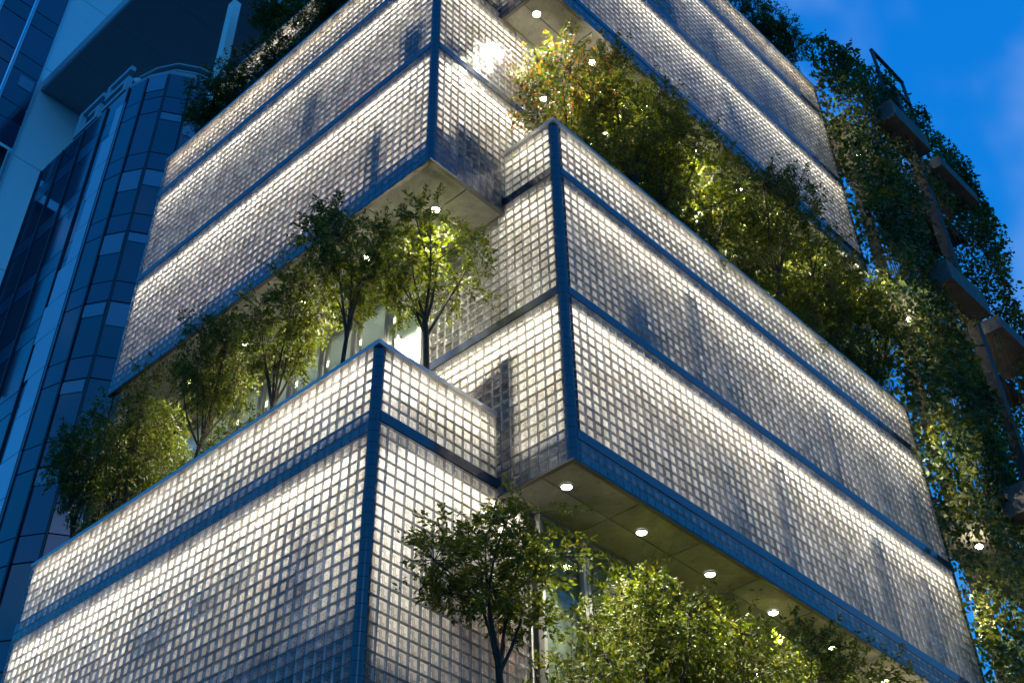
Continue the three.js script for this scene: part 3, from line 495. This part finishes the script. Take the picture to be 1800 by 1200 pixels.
// ───────── glass tower with rounded corner on the left ─────────
const towerGlass = phys({ color: col(0.012, 0.022, 0.045), roughness: 0.06, ior: 1.9 }), towerGlass2 = phys({ color: col(0.018, 0.04, 0.09), roughness: 0.12, ior: 1.8 });
const paleGlass = phys({ color: col(0.10, 0.13, 0.19), roughness: 0.15, ior: 2.2 });
const reflectionPaint = std({ color: col(0.5, 0.55, 0.62), roughness: 0.35, metalness: 0.2 });  // pale colour stands in for sky mirrored in the tower glass
const alu = std({ color: col(0.5, 0.53, 0.58), roughness: 0.4, metalness: 0.3 }), mull = std({ color: col(0.02, 0.025, 0.035), roughness: 0.4 });
{
  const t = thing('rounded_glass_tower', 'dark blue glass tower with a rounded glazed corner and a sky reflection painted as a pale strip', 'tower', P(3.4, -63.5, 110)), o = t.position;
  const pts = [[3.4, 142.5], [3.4, 134], [3.4, 126], [3.4, 117.5], [3.4, 110], [4.55, 105.5], [6.8, 101.6], [10.6, 99.2], [15, 98.2], [22, 98], [30, 98]];
  const lv = []; for (let y = -63; y < 140; y += 16) lv.push(y); lv.push(140.4);
  for (let i = 0; i + 1 < pts.length; i++) {
    const [u0, v0] = pts[i], [u1, v1] = pts[i + 1], len = Math.hypot(u1 - u0, v1 - v0), ang = Math.atan2(-(v1 - v0), u1 - u0);
    for (let k = 0; k + 1 < lv.length; k++) {
      if (lv[k + 1] < -30) continue;
      for (const [ya, yb, kind] of [[lv[k] + 0.2, lv[k] + 4.4, 'spandrel_panel'], [lv[k] + 4.6, lv[k + 1] - 0.05, 'window_pane']]) {
        const g = new THREE.BoxGeometry((len - 0.35) * S, (yb - ya) * S, 0.12), m = mesh(kind, g, kind === 'spandrel_panel' ? towerGlass2 : rnd() < 0.16 && i > 4 ? towerGlass2 : towerGlass, t);
        m.position.copy(P((u0 + u1) / 2, (ya + yb) / 2, (v0 + v1) / 2).sub(o)); m.rotation.set(rr(-0.004, 0.004), -ang * -1 * -1 + 0, 0); m.rotation.y = Math.atan2(v1 - v0, u1 - u0);
        if (kind === 'window_pane' && i > 4 && rnd() < 0.7) { const h = rr(1.6, 5); const b = mesh('blind', new THREE.BoxGeometry((len - 0.6) * S, h * S, 0.02), paleGlass, t); b.position.copy(m.position); b.position.y += ((yb - ya) / 2 - h / 2 - 0.3) * S; b.rotation.y = m.rotation.y; b.translateZ(i < 30 ? 0.07 : 0); }
      }
    }
    const mg = new THREE.BoxGeometry(0.3 * S, 204 * S, 0.26); const mm = mesh('mullion', mg, mull, t); mm.position.copy(P(u0, 38, v0).sub(o)); mm.rotation.y = Math.atan2(v1 - v0, u1 - u0);
  }
  // sky reflection painted as stepped pale panels on the flat side by the corner
  for (let k = 0; k < 24; k++) { const y0 = 135.5 - k * 8.2, w = 3 + 3.5 * Math.min(1, k / 5) + 1.3 * Math.sin(k * 1.3); if (y0 < -40) break; mesh('painted_reflection_panel', [ub(2.8, 3.02, y0 - 8.05, y0, 109.7, 109.7 + w, o)], reflectionPaint, t); }
  const rim = []; const shape = new THREE.Shape(); pts.concat([[30, 142.5]]).forEach(([u, v], i) => (i ? shape.lineTo(u * S, v * S) : shape.moveTo(u * S, v * S)));
  const roof = new THREE.ExtrudeGeometry(shape, { depth: 1.4 * S, bevelEnabled: false }).rotateX(-Math.PI / 2); roof.translate(-o.x, (140.4 + 63.5) * S - o.y, -o.z);
  mesh('roof_edge', roof, std({ color: col(0.3, 0.31, 0.33), roughness: 0.5 }), t);
  const core = new THREE.ExtrudeGeometry(shape, { depth: 203 * S, bevelEnabled: false }).rotateX(-Math.PI / 2).scale(1, 1, 1); const inner = mesh('core_wall', core, mull, t); inner.position.set(-o.x + 0.22, -o.y, -o.z - 0.22);
  // roof rails
  for (const h of [2.2, 4.2]) for (let i = 4; i < 9; i++) { const a = P(pts[i][0] + 1.4, 141.6 + h, pts[i][1] + 0.8).sub(o), b = P(pts[i + 1][0] + 1.4, 141.6 + h, pts[i + 1][1] + 0.8).sub(o); mesh('roof_rail', tube(a, b, 0.035, 0.035, 0).g, alu, t); }
  const dish = thing('satellite_dish', 'small round dish at the roof corner beside the sign letters', 'dish', P(4.4, 142.6, 110.2)); mesh('dish_bowl', new THREE.SphereGeometry(0.28, 16, 8, 0, Math.PI * 2, 0, 1.2).rotateX(1.3), alu, dish); mesh('dish_post', new THREE.CylinderGeometry(0.03, 0.03, 0.3, 8).translate(0, -0.2, 0), mull, dish);
  // sign letters
  const sign = thing('roof_sign', 'two large dark blue block letters standing on the glass tower roof', 'sign', P(3.4, 141.8, 120)), so = sign.position;
  const ink = std({ color: col(0.36, 0.38, 0.42), roughness: 0.45 });
  const strokes = { G: [[0, 1, 0, 1.2], [0, 1, 6.6, 7.8], [0, 0.16, 1.2, 6.6], [0.84, 1, 1.2, 4.3], [0.5, 0.84, 3.3, 4.3]], S: [[0, 1, 0, 1.2], [0, 1, 6.6, 7.8], [0, 0.16, 4.5, 6.6], [0, 1, 3.3, 4.5], [0.84, 1, 1.2, 3.3]] };
  for (const [ch, z, w] of [['G', 131.6, 9], ['S', 121, 8.6]]) mesh('letter', strokes[ch].map(([a, b, y0, y1]) => ub(3.1, 4.2, 141.8 + y0, 141.8 + y1, z - b * w, z - a * w, so)), ink, sign);
}
// ───────── pale tower with dark overhanging volume, behind ─────────
{
  const t = thing('tall_blue_tower', 'tall tower with plain pale wall and dark overhanging slab behind the glass tower', 'tower', P(6.3, -63.5, 177)), o = t.position;
  const wallMat = std({ color: col(0.72, 0.74, 0.76), roughness: 0.7 });
  for (let k = 0; k < 11; k++) for (const [a, b] of [[6.6, 30], [30.1, 64]]) { const y0 = -63.5 + k * 34; mesh('wall_panel', [ub(a, b, y0 + 0.12, y0 + 33.9, 177, 200, o)], wallMat, t); }
  mesh('corner_trim', [ub(6.0, 6.55, -63.5, 320, 176.4, 178, o)], alu, t);
  const ov = std({ color: col(0.3, 0.31, 0.33), roughness: 0.7 });
  for (let k = 0; k < 4; k++) for (let j = 0; j < 2; j++) mesh('overhang_panel', [ub(8 + j * 30.1 - 1.8 * (k < 3 ? 0 : 0.3), 8 + j * 30.1 + 30, 200, 203, 176.8 - (k + 1) * 16 + 0.1, 176.8 - k * 16, o)], ov, t);
  mesh('overhang_rim', [ub(7.4, 8, 200, 204, 112.8, 176.8, o)], alu, t);
  // curtain wall on the left, ending in a dark undercut
  for (let i = 0; i < 3; i++) for (let k = 0; k < 9; k++) {
    const u1 = 6.0 - i * 8.4, u0 = u1 - 8.0, y0 = 172 + k * 18;
    if (k === 0) { mesh('undercut_panel', [ub(u0, u1, y0 - 60, y0 + 6 - i * 5, 180, 181, o)], mull, t); }
    mesh('curtain_pane', [ub(u0 + 0.3, u1 - 0.1, y0 + (k ? 0 : 4 - i * 4), y0 + 11.6, 176.6, 177, o)], towerGlass2, t); mesh('curtain_spandrel', [ub(u0 + 0.3, u1 - 0.1, y0 + 12, y0 + 17.6, 176.6, 177, o)], towerGlass, t);
    if (k === 0) mesh('curtain_mullion', [ub(u0 - 0.1, u0 + 0.3, 165, 334, 175.8, 176.9, o)], alu, t);
  }
  mesh('lit_blind', [ub(1.2, 5.2, 196.5, 200.5, 176.45, 176.55, o)], paleGlass, t);
}
// ground
{
  const g = mesh('street_ground', new THREE.CircleGeometry(900, 48).rotateX(-Math.PI / 2), std({ color: col(0.06, 0.06, 0.062), roughness: 0.9 }), scene); g.userData.kind = 'structure'; g.userData.label = 'dark asphalt street below the building';
}
renderer.render(scene, camera);
